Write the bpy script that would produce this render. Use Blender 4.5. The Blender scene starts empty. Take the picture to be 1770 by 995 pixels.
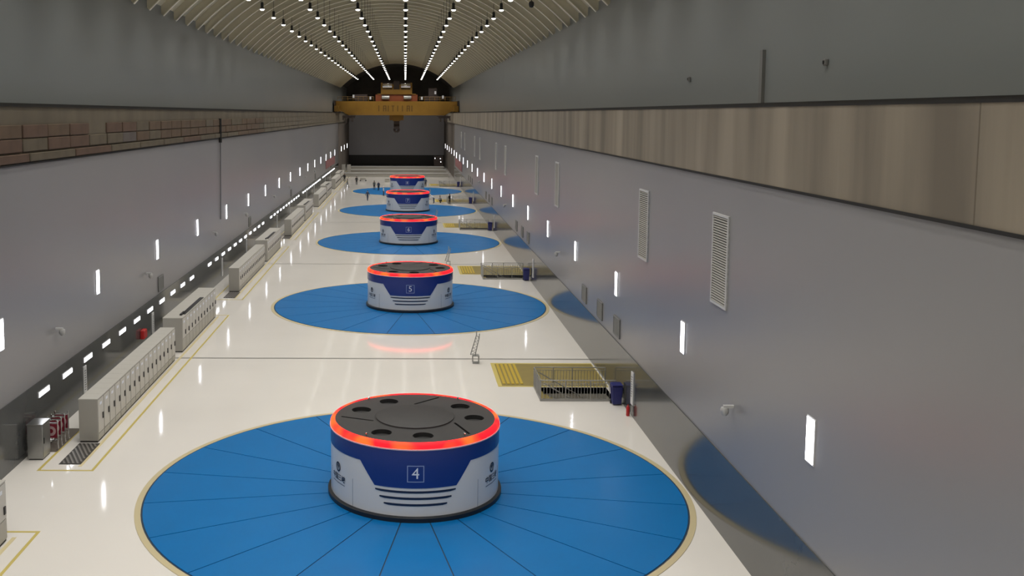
import bpy, bmesh, math, random
from mathutils import Vector, Matrix
random.seed(7)
scene = bpy.context.scene
COL = scene.collection
PI = math.pi
H = 14.8                       # camera height above the generator floor
P = 38.17                      # spacing of the generator units along the hall

# ------------------------------------------------------------------ camera
cam_d = bpy.data.cameras.new('camera'); cam = bpy.data.objects.new('camera', cam_d); COL.objects.link(cam)
F = 1717.0; PITCH = math.radians(5.5); ROLL = 0.0035; PX = 700.0
PY = 197.0 + F * math.tan(PITCH)
cam_d.sensor_width = 36.0; cam_d.lens = F / 1770 * 36.0
cam_d.shift_x = (885.0 - PX) / 1770; cam_d.shift_y = -(497.5 - PY) / 1770
cam_d.clip_start = 0.1; cam_d.clip_end = 800
cam.matrix_world = Matrix.Translation((0, 0, H)) @ Matrix.Rotation(PI/2 - PITCH, 4, 'X') @ Matrix.Rotation(ROLL, 4, 'Z')
scene.camera = cam
# ------------------------------------------------------------------ world and exposure
w = bpy.data.worlds.new('world'); scene.world = w; w.use_nodes = True
w.node_tree.nodes['Background'].inputs[0].default_value = (0.0, 0.0, 0.0, 1)
vs = scene.view_settings
vs.view_transform = 'Standard'; vs.look = 'None'; vs.gamma = 1.0; vs.use_curve_mapping = False
vs.exposure = 0.0
scene.display_settings.display_device = 'sRGB'
scene.cycles.use_denoising = True
scene.cycles.max_bounces = 6; scene.cycles.diffuse_bounces = 3; scene.cycles.adaptive_threshold = .06; scene.cycles.light_sampling_threshold = .03; scene.cycles.glossy_bounces = 3
scene.cycles.sample_clamp_indirect = 6.0
LAMP_STRENGTH = 7.0; LAMP_SPOT = 960.0; LAMP_CONE = 128.0; WALL_LIGHT = 9.0; BASE_LIGHT = 9.0; RING_STRENGTH = 2.7

# ------------------------------------------------------------------ materials
MATS = {}
def srgb(r, g, b):
    return tuple(((c/255)/12.92 if c/255 <= .04045 else ((c/255+.055)/1.055)**2.4) for c in (r, g, b))
def mat(name, col, rough=.5, metal=0.0, var=0.0, scale=2.0, stretch=(1, 1, 1), spec=.5, bump=0.0, bscale=20, col2=None, coat=0.0):
    m = bpy.data.materials.new(name); m.use_nodes = True; MATS[name] = m
    nt = m.node_tree; b = nt.nodes['Principled BSDF']
    b.inputs['Roughness'].default_value = rough; b.inputs['Metallic'].default_value = metal
    b.inputs['Specular IOR Level'].default_value = spec; b.inputs['Coat Weight'].default_value = coat
    b.inputs['Coat Roughness'].default_value = .04
    b.inputs['Base Color'].default_value = (*col, 1)
    if var > 0 or bump > 0:
        tc = nt.nodes.new('ShaderNodeTexCoord'); mp = nt.nodes.new('ShaderNodeMapping')
        mp.inputs['Scale'].default_value = stretch
        nt.links.new(tc.outputs['Object'], mp.inputs[0])
    if var > 0:
        n = nt.nodes.new('ShaderNodeTexNoise'); n.inputs['Scale'].default_value = scale; n.inputs['Detail'].default_value = 5
        r = nt.nodes.new('ShaderNodeValToRGB')
        c2 = col2 or tuple(max(0, c*(1-var)) for c in col)
        r.color_ramp.elements[0].position = .32; r.color_ramp.elements[1].position = .68
        r.color_ramp.elements[0].color = (*c2, 1); r.color_ramp.elements[1].color = (*col, 1)
        nt.links.new(mp.outputs[0], n.inputs['Vector']); nt.links.new(n.outputs['Fac'], r.inputs[0])
        nt.links.new(r.outputs[0], b.inputs['Base Color'])
    if bump > 0:
        n2 = nt.nodes.new('ShaderNodeTexNoise'); n2.inputs['Scale'].default_value = bscale; n2.inputs['Detail'].default_value = 2
        bp = nt.nodes.new('ShaderNodeBump'); bp.inputs['Strength'].default_value = bump; bp.inputs['Distance'].default_value = .02
        nt.links.new(mp.outputs[0], n2.inputs['Vector']); nt.links.new(n2.outputs['Fac'], bp.inputs['Height'])
        nt.links.new(bp.outputs[0], b.inputs['Normal'])
    return m
def emit(name, col, strength, col2=None, scale=1.0):
    m = bpy.data.materials.new(name); m.use_nodes = True; MATS[name] = m
    nt = m.node_tree; b = nt.nodes['Principled BSDF']
    b.inputs['Base Color'].default_value = (*[min(1, c*.8) for c in col], 1)
    b.inputs['Emission Color'].default_value = (*col, 1); b.inputs['Emission Strength'].default_value = strength
    if col2:
        tc = nt.nodes.new('ShaderNodeTexCoord'); n = nt.nodes.new('ShaderNodeTexNoise'); r = nt.nodes.new('ShaderNodeValToRGB')
        n.inputs['Scale'].default_value = scale; n.inputs['Detail'].default_value = 1
        r.color_ramp.elements[0].position = .42; r.color_ramp.elements[1].position = .62
        r.color_ramp.elements[0].color = (*col, 1); r.color_ramp.elements[1].color = (*col2, 1)
        mp = nt.nodes.new('ShaderNodeMapping'); mp.inputs['Location'].default_value = (4.3, 1.7, 2.2); nt.links.new(tc.outputs['Object'], mp.inputs[0]); nt.links.new(mp.outputs[0], n.inputs['Vector']); nt.links.new(n.outputs['Fac'], r.inputs[0])
        nt.links.new(r.outputs[0], b.inputs['Emission Color'])
    return m
mat('floor_epoxy', (.81, .775, .72), .075, var=.05, scale=.15, spec=.5)
mat('joint_metal', (.27, .26, .24), .35)
mat('wall_panel', (.262, .256, .258), .30, var=.05, scale=.12, spec=.45)
mat('upper_panel', (.225, .24, .237), .34, var=.06, scale=.1, spec=.45)
mat('dark_stone', (.075, .078, .078), .13, var=.15, scale=.6, spec=.6)
mat('end_panel', (.56, .56, .60), .45, var=.1, scale=.1)
mat('end_dark', (.035, .033, .032), .4)
mat('bare_concrete', (.15, .125, .105), .7, var=.35, scale=.5, stretch=(1, 1, .15))
mat('concrete_beam', (.30, .255, .195), .75, var=.5, scale=.45, stretch=(1, 1, .12), bump=.15, bscale=6)
mat('concrete_beam_brown', (.155, .128, .088), .8, var=.3, scale=.5, stretch=(1, 1, .3))
mat('block_red', (.118, .070, .046), .8, var=.25, scale=1.2)
mat('block_brown', (.12, .078, .047), .8, var=.25, scale=1.2)
mat('block_olive', (.125, .10, .066), .8, var=.25, scale=1.2)
mat('block_grey', (.12, .10, .09), .8, var=.25, scale=1.2)
mat('rail_black', (.012, .011, .01), .6)
mat('vault', (.66, .61, .455), .6, var=.05, scale=.1)
mat('vault_bounce_lit', (.90, .85, .70), .55)  # paler than the vault: floor bounce on the rib undersides put into the colour
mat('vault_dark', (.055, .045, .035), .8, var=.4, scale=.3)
mat('lamp_black', (.02, .02, .02), .5)
emit('lamp_lens', (1.0, .965, .89), LAMP_STRENGTH)
MATS['lamp_lens'].cycles.emission_sampling = 'NONE'
emit('wall_light', (.93, .94, 1.0), WALL_LIGHT)
emit('base_light', (.93, .95, 1.0), BASE_LIGHT)
mat('light_frame', (.6, .6, .62), .4)
mat('drum_white', (.78, .75, .71), .28, spec=.5)
mat('drum_blue', srgb(26, 52, 128), .25)
mat('drum_black', (.012, .014, .018), .4)
mat('drum_top', (.030, .028, .028), .55, var=.12, scale=1.2)
mat('drum_top_dark', (.018, .017, .017), .6)
mat('drum_hole', (.018, .017, .017), .7)
mat('slot_navy', (.01, .018, .05), .4)
mat('letter_white', (.75, .78, .85), .4)
mat('letter_pale', (.30, .38, .58), .4)
mat('logo_navy', (.008, .012, .03), .5)
mat('logo_grey', (.22, .23, .26), .5)
emit('ring_red', (1.0, .006, .012), RING_STRENGTH, (1.0, .075, .012), .9)
MATS['ring_red'].node_tree.nodes['Principled BSDF'].inputs['Base Color'].default_value = (.25, .005, .005, 1)
MATS['ring_red'].node_tree.nodes['Principled BSDF'].inputs['Specular IOR Level'].default_value = .2
mat('ring_lip', (.75, .55, .58), .35)
mat('cover_blue', srgb(12, 110, 176), .30, var=.06, scale=.5, spec=.22)
mat('cover_seam', (.01, .03, .06), .6)
mat('cover_rim', (.55, .47, .28), .4)
mat('paint_yellow', (.58, .47, .13), .35)
mat('paint_pale', (.66, .57, .33), .35)
mat('plate_yellow', (.26, .20, .052), .45, var=.12, scale=1.5)
mat('rib_yellow', (.50, .35, .025), .4)
mat('cabinet_grey', (.40, .385, .345), .42, var=.04, scale=.6)
mat('cabinet_door', (.50, .48, .44), .36)
mat('cabinet_top', (.50, .48, .43), .45)
mat('handle_black', (.008, .008, .009), .4)
mat('plinth_dark', (.035, .034, .032), .6)
mat('steel_brushed', (.42, .42, .41), .28, metal=.9, var=.2, scale=2, stretch=(1, 1, .2))
mat('chrome', (.62, .62, .62), .15, metal=1.0)
mat('steel_grey', (.36, .36, .345), .35, metal=.6)
mat('grate_dark', (.05, .046, .042), .5)
mat('grate_bar', (.26, .245, .225), .4, metal=.4)
mat('mat_brown', (.13, .11, .09), .85)
mat('sign_red', (.20, .012, .03), .4)
mat('sign_white', (.70, .70, .70), .4)
mat('sign_pink', (.48, .33, .34), .4)
mat('print_dark', (.10, .10, .11), .6)
mat('bin_blue', (.012, .016, .13), .4)
mat('bin_dark', (.012, .012, .03), .4)
mat('vent_slat', (.44, .43, .39), .45)
mat('vent_dark', (.05, .05, .048), .8)
mat('vent_frame', (.58, .58, .57), .4)
mat('vent_grey', (.20, .20, .19), .5)
mat('crane_yellow', (.27, .14, .014), .45, var=.15, scale=.5)
mat('crane_orange', (.26, .07, .025), .45)
mat('crane_dark', (.05, .035, .03), .6)
mat('crane_text', (.12, .062, .008), .6)
mat('banner_red', (.25, .10, .105), .6)
mat('plinth_light', (.36, .35, .33), .6)
mat('skin', (.50, .30, .21), .5)
mat('hair', (.015, .012, .01), .6)
mat('cloth_navy', (.03, .045, .085), .8)
mat('cloth_black', (.015, .015, .018), .8)
mat('cloth_olive', (.13, .13, .10), .8)
mat('cloth_white', (.62, .64, .70), .8)
mat('cloth_grey', (.20, .21, .23), .8)
mat('extinguisher_red', (.45, .02, .02), .3)
mat('pipe_grey', (.15, .148, .15), .5)
mat('camera_grey', (.42, .42, .41), .45)
mat('joint_brown', (.14, .115, .085), .8)
mat('helmet_white', (.7, .7, .7), .3)

# ------------------------------------------------------------------ mesh helpers
class MB:
    def __init__(s): s.v = []; s.f = []; s.m = []
    def add(s, vs_, fs, mi=0):
        o = len(s.v); s.v += [tuple(v) for v in vs_]
        for f in fs: s.f.append([i+o for i in f]); s.m.append(mi)
    def box(s, x0, x1, y0, y1, z0, z1, mi=0):
        s.add([(x0,y0,z0),(x1,y0,z0),(x1,y1,z0),(x0,y1,z0),(x0,y0,z1),(x1,y0,z1),(x1,y1,z1),(x0,y1,z1)],
              [(0,3,2,1),(4,5,6,7),(0,1,5,4),(1,2,6,5),(2,3,7,6),(3,0,4,7)], mi)
    def tube(s, a, b, r, n=8, r2=None, mi=0, cap=True):
        a = Vector(a); b = Vector(b); r2 = r if r2 is None else r2
        d = (b-a).normalized(); u = d.orthogonal().normalized(); w_ = d.cross(u)
        ring = lambda c, q: [c + q*(math.cos(2*PI*i/n)*u + math.sin(2*PI*i/n)*w_) for i in range(n)]
        fs = [(i, (i+1) % n, n+(i+1) % n, n+i) for i in range(n)]
        if cap: fs += [tuple(range(n-1, -1, -1)), tuple(range(n, 2*n))]
        s.add(ring(a, r) + ring(b, r2), fs, mi)
    def lathe(s, prof, n=24, c=(0, 0, 0), mi=0, closed=False):
        m_ = len(prof); vv = []
        for i in range(n):
            a = 2*PI*i/n
            for r, z in prof: vv.append((c[0]+r*math.cos(a), c[1]+r*math.sin(a), c[2]+z))
        fs = []
        for i in range(n):
            j = (i+1) % n
            for k in range(m_ if closed else m_-1):
                k2 = (k+1) % m_
                fs.append((i*m_+k, j*m_+k, j*m_+k2, i*m_+k2))
        s.add(vv, fs, mi)
    def disc(s, r, z, n=24, c=(0, 0), mi=0):
        s.add([(c[0]+r*math.cos(2*PI*i/n), c[1]+r*math.sin(2*PI*i/n), z) for i in range(n)], [tuple(range(n))], mi)
    def prism(s, pts, y0, y1, mi=0):      # polygon in xz extruded along y
        n = len(pts)
        s.add([(x, y0, z) for x, z in pts] + [(x, y1, z) for x, z in pts],
              [tuple(range(n)), tuple(range(2*n-1, n-1, -1))] + [(i, n+i, n+(i+1) % n, (i+1) % n) for i in range(n)], mi)
    def mesh(s, name, mats, bevel=0.0, smooth=False, fix=True):
        me = bpy.data.meshes.new(name); me.from_pydata(s.v, [], s.f)
        for k in (mats if isinstance(mats, (list, tuple)) else [mats]): me.materials.append(MATS[k])
        me.polygons.foreach_set('material_index', s.m)
        if bevel or fix:
            bm = bmesh.new(); bm.from_mesh(me)
            if bevel: bmesh.ops.bevel(bm, geom=bm.edges[:], offset=bevel, segments=1, affect='EDGES', profile=.5)
            if fix: bmesh.ops.recalc_face_normals(bm, faces=bm.faces[:])
            bm.to_mesh(me); bm.free()
        if smooth:
            me.polygons.foreach_set('use_smooth', [True]*len(me.polygons)); me.update()
            try: me.set_sharp_from_angle(angle=math.radians(35))
            except Exception: pass
        me.update(); return me
def link(name, me, parent=None, loc=(0, 0, 0), rz=0.0):
    o = bpy.data.objects.new(name, me); COL.objects.link(o); o.location = loc; o.rotation_euler = (0, 0, rz)
    if parent is not None: o.parent = parent
    return o
def tag(o, label, cat, group=None):
    o['label'] = label; o['category'] = cat
    if group: o['group'] = group
    return o
def thing(name, label, cat, loc=(0, 0, 0), rz=0.0, group=None):
    o = link(name, None, None, loc, rz); o.empty_display_size = .2
    return tag(o, label, cat, group)
def struct(o, label=None):
    o['kind'] = 'structure'
    if label: o['label'] = label
    return o
def boxmesh(name, m, *b, bevel=0.0):
    mb = MB(); mb.box(*b); return mb.mesh(name, m, bevel)
ONES = ['', 'first', 'second', 'third', 'fourth', 'fifth', 'sixth', 'seventh', 'eighth', 'ninth', 'tenth', 'eleventh', 'twelfth',
        'thirteenth', 'fourteenth', 'fifteenth', 'sixteenth', 'seventeenth', 'eighteenth', 'nineteenth']
def nth(n):
    if n < 20: return ONES[n]
    if n == 20: return 'twentieth'
    if n == 30: return 'thirtieth'
    return {2: 'twenty-', 3: 'thirty-'}[n//10] + ONES[n % 10]
def textmesh(s, size=1.0, depth=0.0):
    cu = bpy.data.curves.new('lettering', 'FONT'); cu.body = s; cu.size = size; cu.align_x = 'CENTER'; cu.align_y = 'CENTER'; cu.offset = depth
    o = bpy.data.objects.new('lettering', cu); COL.objects.link(o)
    dg = bpy.context.evaluated_depsgraph_get(); dg.update()
    me = bpy.data.meshes.new_from_object(o.evaluated_get(dg))
    COL.objects.unlink(o); bpy.data.objects.remove(o)
    return me

# ------------------------------------------------------------------ the hall
XL, XR = -16.35, 11.27        # lower walls
UL, UR = -17.1, 12.75         # upper walls, set back above the crane beams
Y0, Y1 = -50.0, 291.0
ZB = 2.85                     # top of the dark stone base
ZBB, ZBT = 12.62, 15.12       # crane beam
ZS = 22.25; RISE = 6.2        # vault springing and rise
UNITS = [38.2 + P*k for k in range(5)]
JOINT = [59.25 + P*k for k in range(-3, 7)]

fl = struct(link('floor', None), 'glossy cream epoxy floor of the hall')
S0, S1 = 50.45, 53.02         # stairwell along the hall (first unit), XS.. = across
XS0, XS1 = 7.15, 11.0
mb = MB(); jl = 59.25 - P
mb.box(XL-.2, XS0, jl+.13, 59.12, -.35, 0); mb.box(XS0, XR+.2, jl+.13, S0, -.35, 0); mb.box(XS0, XR+.2, S1, 59.12, -.35, 0)
mb.box(XS1, XR+.2, S0, S1, -.35, 0)
slab = mb.mesh('floor_slab', 'floor_epoxy')
mbp = MB(); mbp.box(XL-.2, XR+.2, jl+.13, 59.12, -.35, 0); slab_plain = mbp.mesh('floor_slab', 'floor_epoxy')
strip = boxmesh('joint_strip', 'joint_metal', XL-.2, XR+.2, -.13, .13, -.35, .004)
for k in range(-2, 7):
    lo = jl + P*k
    if lo > Y1: break
    link('floor_slab', slab if 0 <= k <= 4 else slab_plain, fl, (0, P*k, 0))
    link('joint_strip', strip, fl, (0, lo, 0))
# stairwells under the railings
swm = MB()
swm.box(XS0-.15, XS0, S0, S1, -3, -.01); swm.box(XS0, XS1, S1, S1+.15, -3, -.01); swm.box(XS0, XS1, S0-.15, S0, -3, -.01)
swm.box(XS1, XS1+.1, S0, S1, -3, -.01); swm.box(XS0, XS1, S0, S1, -3.1, -3)
swm = swm.mesh('stairwell_lining', 'cabinet_grey')
stair_tread = boxmesh('stair_tread', 'plate_yellow', 0, .30, S0+.15, S1-.2, -.04, 0)
for k in range(5):
    s_ = link('stairwell_lining', swm, fl, (0, P*k, 0))
    for i in range(12): link('stair_tread', stair_tread, s_, (XS0+.05+.3*i, 0, -.17*(i+1)))

def wallbox(name, x0, x1, y0, y1, z0, z1, m, label):
    return struct(link(name, boxmesh(name, m, x0, x1, y0, y1, z0, z1)), label)
wallbox('wall_left', XL-.6, XL, Y0, 243, ZB, ZBB, 'wall_panel', 'grey panel wall on the cabinet side')
wallbox('wall_right', XR, XR+.6, Y0, 228, ZB, ZBB, 'wall_panel', 'grey panel wall with louvred vents')
wallbox('wall_left_end', XL-.6, XL-.1, 243, Y1, 0, ZBB, 'bare_concrete', 'bare dark concrete wall at the far left')
wallbox('wall_right_end', XR+.1, XR+.6, 228, Y1, 0, ZBB, 'bare_concrete', 'bare dark concrete wall at the far right')
wallbox('baseboard_left', XL-.5, XL+.04, Y0, 243, 0, ZB, 'dark_stone', 'dark polished stone base of the left wall')
wallbox('baseboard_right', XR-.04, XR+.5, Y0, 228, 0, ZB, 'dark_stone', 'dark polished stone base of the right wall')
wallbox('wall_upper_left', UL-.5, UL, Y0, Y1, ZBT, ZS+.2, 'upper_panel', 'smooth grey upper wall on the left above the crane beam')
wallbox('wall_upper_right', UR, UR+.5, Y0, Y1, ZBT, ZS+.2, 'upper_panel', 'smooth grey upper wall on the right above the crane beam')
wallbox('wall_back', UL-.5, UR+.5, Y1, Y1+.5, ZB, ZBT, 'end_panel', 'grey panelled end wall of the hall below the crane')
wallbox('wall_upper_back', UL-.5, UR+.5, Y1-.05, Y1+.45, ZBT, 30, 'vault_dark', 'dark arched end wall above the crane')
wallbox('baseboard_back', XL-.2, XR+.2, Y1-.3, Y1+.3, 0, ZB, 'end_dark', 'black base of the end wall')
wallbox('wall_front', UL-.5, UR+.5, Y0-.5, Y0, 0, 30, 'end_panel', 'grey wall closing the hall behind the viewer')
tr = wallbox('trim_1', XR-.03, UR+.3, Y0, Y1, ZBB, ZBT, 'concrete_beam', 'streaked beige concrete crane beam on the right')
tl = wallbox('trim_2', UL-.3, XL-.02, Y0, Y1, ZBB, ZBT, 'concrete_beam_brown', 'brown concrete crane beam faced with blocks on the left')
for t, x, sgn in ((tr, XR, -1), (tl, XL, 1)):
    link('crane_rail', boxmesh('crane_rail', 'rail_black', x-sgn*.45, x-sgn*.30, Y0, Y1, ZBT, ZBT+.08), t)
    link('rail_edge', boxmesh('rail_edge', 'rail_black', x-sgn*.05, x+sgn*.05, Y0, Y1, ZBT-.06, ZBT+.01), t)
    link('lower_edge', boxmesh('lower_edge', 'rail_black', x-sgn*.02, x+sgn*.06, Y0, Y1, ZBB-.05, ZBB+.03), t)
    link('rail_shadow_strip', boxmesh('rail_shadow_strip', 'rail_black', (UL if sgn > 0 else UR)-.06, (UL if sgn > 0 else UR)+.06, Y0, Y1, ZBT, ZBT+.10), t)  # rail shadow along the foot of the upper wall, put in as a black strip
# facing blocks of the left beam: two rows of blocks and a long sill course
bl = {}
for mk in ('block_red', 'block_brown', 'block_olive', 'block_grey'):
    bl[mk] = boxmesh('facing_block', mk, -.02, .09, .05, 2.93, 0, .56, bevel=.03)
    bl[mk+'s'] = boxmesh('sill_block', mk, -.02, .16, .04, 5.9, 0, .36, bevel=.03)
far = MB()
y = 30.4
i = 0
while y < 240:
    for r, z in ((0, 13.12), (1, 13.72)):
        mk = random.choice(['block_red', 'block_red', 'block_brown', 'block_brown', 'block_olive', 'block_grey']) if y < 60 else random.choice(['block_brown', 'block_brown', 'block_olive'])
        if y < 112:
            if not (r == 1 and i in (7,)): link('facing_block', bl[mk], tl, (XL+random.uniform(-.03, .02), y, z))
        else: far.box(XL-.03, XL+.08, y+.05, y+2.93, z, z+.56)
    if i % 2 == 0:
        mk = random.choice(['block_red', 'block_brown', 'block_olive'])
        if y < 112: link('sill_block', bl[mk+'s'], tl, (XL-.02, y+.6, 12.69))
        else: far.box(XL-.03, XL+.13, y+.6, y+6.5, 12.69, 13.05)
    y += 3.0; i += 1
fo = link('far_blocks', far.mesh('far_blocks', 'concrete_beam_brown'), tl); fo['kind'] = 'stuff'
fo2 = link('concrete_joint', boxmesh('concrete_joint', 'joint_brown', XR-.035, XR, 0, .04, ZBB, ZBT), tr, (0, 62, 0))
for yy in (19.5, 100, 138): link('concrete_joint', fo2.data, tr, (0, yy, 0))

# vault with transverse ribs
CX = (UL+UR)/2; HW = (UR-UL)/2; RV = (HW*HW+RISE*RISE)/(2*RISE); ZC = ZS+RISE-RV; AV = math.asin(HW/RV)
def arc(r, n=36, over=0.0): return [(CX+r*math.sin(-AV-over+2*(AV+over)*i/n), ZC+r*math.cos(-AV-over+2*(AV+over)*i/n)) for i in range(n+1)]
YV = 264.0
def vaultmesh(y0, y1, m):
    mb = MB(); n = 36
    a = arc(RV); b = arc(RV+.4)
    mb.prism(a + b[::-1], y0, y1)
    mb2 = MB(); nn = len(a)
    vv = [(x, y0, z) for x, z in a] + [(x, y1, z) for x, z in a] + [(x, y0, z) for x, z in b] + [(x, y1, z) for x, z in b]
    fs = [(i, i+1, nn+i+1, nn+i) for i in range(nn-1)] + [(2*nn+i, 3*nn+i, 3*nn+i+1, 2*nn+i+1) for i in range(nn-1)]
    mb2.add(vv, fs); return mb2.mesh('ceiling', m, smooth=True, fix=True)
ce = struct(link('ceiling', vaultmesh(Y0, YV, 'vault')), 'cream vaulted ceiling with transverse ribs')
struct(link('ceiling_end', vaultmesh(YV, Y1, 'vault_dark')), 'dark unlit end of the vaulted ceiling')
def ribpart(r0, r1, hw, m, nm):
    mb = MB(); a = arc(r0, 40, .018); b = arc(r1, 40, .018); nn = len(a); fs = []
    vv = [(x, -hw, z) for x, z in a]+[(x, hw, z) for x, z in a]+[(x, -hw, z) for x, z in b]+[(x, hw, z) for x, z in b]
    for i in range(nn-1):
        fs += [(i, i+1, 2*nn+i+1, 2*nn+i), (nn+i, 3*nn+i, 3*nn+i+1, nn+i+1), (2*nn+i, 2*nn+i+1, 3*nn+i+1, 3*nn+i), (i, nn+i, nn+i+1, i+1)]
    fs += [(0, 2*nn, 3*nn, nn), (nn-1, 2*nn-1, 4*nn-1, 3*nn-1)]
    mb.add(vv, fs); return mb.mesh(nm, m)
ribm = ribpart(RV+.02, RV-.55, .04, 'vault', 'ceiling_rib'); flm = ribpart(RV-.55, RV-.60, .13, 'vault_bounce_lit', 'rib_lit_edge')  # strip added under each rib to carry the painted floor-bounce brightness
yy = 70.5 - 3.817*31
while yy < YV-1:
    if yy > Y0+1: link('rib_lit_edge', flm, link('ceiling_rib', ribm, ce, (0, yy, 0)))
    yy += 3.817

# ------------------------------------------------------------------ ceiling lamps
ZL = 23.9
mb = MB(); mb.lathe([(0.0, .62), (.10, .62), (.13, .55), (.13, .16), (.24, .05), (.24, .02), (0, .02)], 12); hous = mb.mesh('lamp_housing', 'lamp_black', smooth=True)
mb = MB(); mb.lathe([(.20, .02), (.18, -.04), (.13, -.08), (.06, -.10), (.0, -.105)], 14); lens = mb.mesh('lamp_lens', 'lamp_lens', smooth=True)
rowname = ['leftmost row', 'row second from left', 'row third from left', 'middle row under the crown', 'row second from right', 'rightmost row']
spot = bpy.data.lights.new('lamp_light', 'SPOT'); spot.energy = LAMP_SPOT; spot.spot_size = math.radians(LAMP_CONE); spot.spot_blend = 1.0
spot.shadow_soft_size = .12; spot.color = (1.0, .972, .925)
for r in range(6):
    x = -12.6 + 4.2*r
    z_top = ZC + math.sqrt(RV*RV-(x-CX)**2)
    mb = MB(); mb.tube((0, 0, .6), (0, 0, z_top-ZL+.05), .018, 5); cord = mb.mesh('lamp_cord', 'lamp_black')
    y = 80.9 - 7.634*16; n_in = 0
    while y < YV+2:
        zc = y*math.cos(PITCH) - (ZL-H)*math.sin(PITCH)
        vis = y > 0 and (197.0 - F/math.cos(PITCH)*(ZL-H)/zc) > -1
        if vis:
            n_in += 1
            o = thing('ceiling_lamp', 'pendant ceiling lamp, %s from the near end of the %s' % (nth(n_in), rowname[r]), 'lamp', (x, y, ZL), 0, 'pendant lamps in the '+rowname[r])
        else:
            o = thing('ceiling_lamp', 'pendant ceiling lamp above the top edge of the picture', 'lamp', (x, y, ZL), 0, 'pendant lamps above the picture')
        link('lamp_housing', hous, o); link('lamp_lens', lens, o); link('lamp_cord', cord, o); link('lamp_light', spot, o, (0, 0, -.28))
        y += 7.634
# ------------------------------------------------------------------ wall lights
wf = boxmesh('light_frame', 'light_frame', -.03, .03, -.28, .28, -.66, .66)
wl = boxmesh('light_panel', 'wall_light', -.045, .045, -.24, .24, -.62, .62)
for side, x, word in ((-1, XL, 'left'), (1, XR, 'right')):
    ys = [39.5 + 12.723*k for k in range(-6 if side < 0 else -6, 20)]
    n = 0
    for y in ys:
        if y < Y0+2 or y > Y1-2: continue
        seen = (side > 0 and y > 26) or (side < 0 and y > 39)
        xx = x + (side*.1 if y > (243 if side < 0 else 228) else 0)
        if seen:
            n += 1; lab = 'upright wall light panel, %s from the near end of the %s wall' % (nth(n), word)
        else: lab = 'upright wall light panel on the %s wall outside the picture' % word
        o = thing('wall_light', lab, 'light', (xx, y, 5.85), 0, 'upright light panels on the %s wall' % word)
        link('light_frame', wf, o); link('light_panel', wl, o)
bf = boxmesh('light_frame', 'light_frame', -.03, .03, -.68, .68, -.13, .13)
blm = boxmesh('light_panel', 'base_light', -.045, .045, -.62, .62, -.10, .10)
n = 0
for k in range(-2, 5):
    for i in range(11):
        y = 43.9 + 3.12*i + P*k
        if y < Y0+2 or y > 240: continue
        if y > 43:
            n += 1; lab = 'short horizontal light, %s of group %d along the left stone base' % (nth(i+1), k+1)
            lab = 'horizontal base light, %s of the %s group along the left wall' % (nth(i+1), ['nearest', 'second', 'third', 'fourth', 'farthest'][k])
        else: lab = 'horizontal base light on the left wall outside the picture'
        o = thing('base_light', lab, 'light', (XL+.05, y, 2.28), 0, 'horizontal lights along the left stone base')
        link('light_frame', bf, o); link('light_panel', blm, o)

# ------------------------------------------------------------------ generator housings
R = 3.30; nm5 = ['nearest', 'second nearest', 'middle', 'second farthest', 'farthest']
def cyl(a, r, z): return (r*math.sin(a), -r*math.cos(a), z)
def wrap(me, a0, z0, r, name, m, mirror=False):
    """bend flat lettering round the drum: x -> angle, y -> height"""
    bm = bmesh.new(); bm.from_mesh(me)
    bmesh.ops.triangulate(bm, faces=bm.faces[:])
    bmesh.ops.subdivide_edges(bm, edges=[e for e in bm.edges if e.calc_length() > .12], cuts=1)
    for v in bm.verts: v.co = Vector(cyl(a0 + v.co.x/r, r, z0+v.co.y))
    out = bpy.data.meshes.new(name); bm.to_mesh(out); bm.free()
    out.materials.clear(); out.materials.append(MATS[m]); return out
mb = MB(); mb.lathe([(R+.12, 0), (R+.12, .16), (R+.02, .20), (R-.1, .20)], 96); g_base = mb.mesh('base_ring', 'drum_black', smooth=True)
mb = MB(); mb.lathe([(R, .15), (R, 2.68), (R-.2, 2.68)], 96); g_shell = mb.mesh('shell', 'drum_white', smooth=True)
def zl(a):
    d = abs(math.degrees(a))
    for d0 in (0, 180):
        q = abs(d - d0) if d0 == 0 else abs(180 - d)
        if q <= 27: return 1.26
        if q < 38: return 1.26 + (q-27)/11*.82
    return 2.08
angs = sorted(set([math.radians(x) for x in range(-180, 181, 3)] + [math.radians(s*q) for s in (-1, 1) for q in (27, 38, 153, 142)]))
mb = MB(); vv = []; fs = []
for a_ in angs:
    vv += [cyl(a_, R+.015, zl(a_)), cyl(a_, R+.015, 2.675), cyl(a_, R-.01, zl(a_)), cyl(a_, R-.01, 2.675)]
for i in range(len(angs)-1):
    p = 4*i; q = p+4
    fs += [(p, q, q+1, p+1), (p, p+2, q+2, q), (p+1, q+1, q+3, p+3)]
mb.add(vv, fs); g_blue = mb.mesh('blue_band', 'drum_blue', smooth=True)
mb = MB(); mb.lathe([(R-.06, 2.67), (R+.045, 2.67), (R+.045, 2.71), (R-.06, 2.72)], 96); g_lip = mb.mesh('ring_lip', 'ring_lip', smooth=True)
mb = MB(); mb.lathe([(R-.02, 2.71), (R+.025, 2.74), (R+.015, 2.83), (R-.03, 2.90), (R-.10, 2.935), (R-.15, 2.925), (R-.165, 2.88)], 96); g_ring = mb.mesh('light_ring', 'ring_red', smooth=True)
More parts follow.
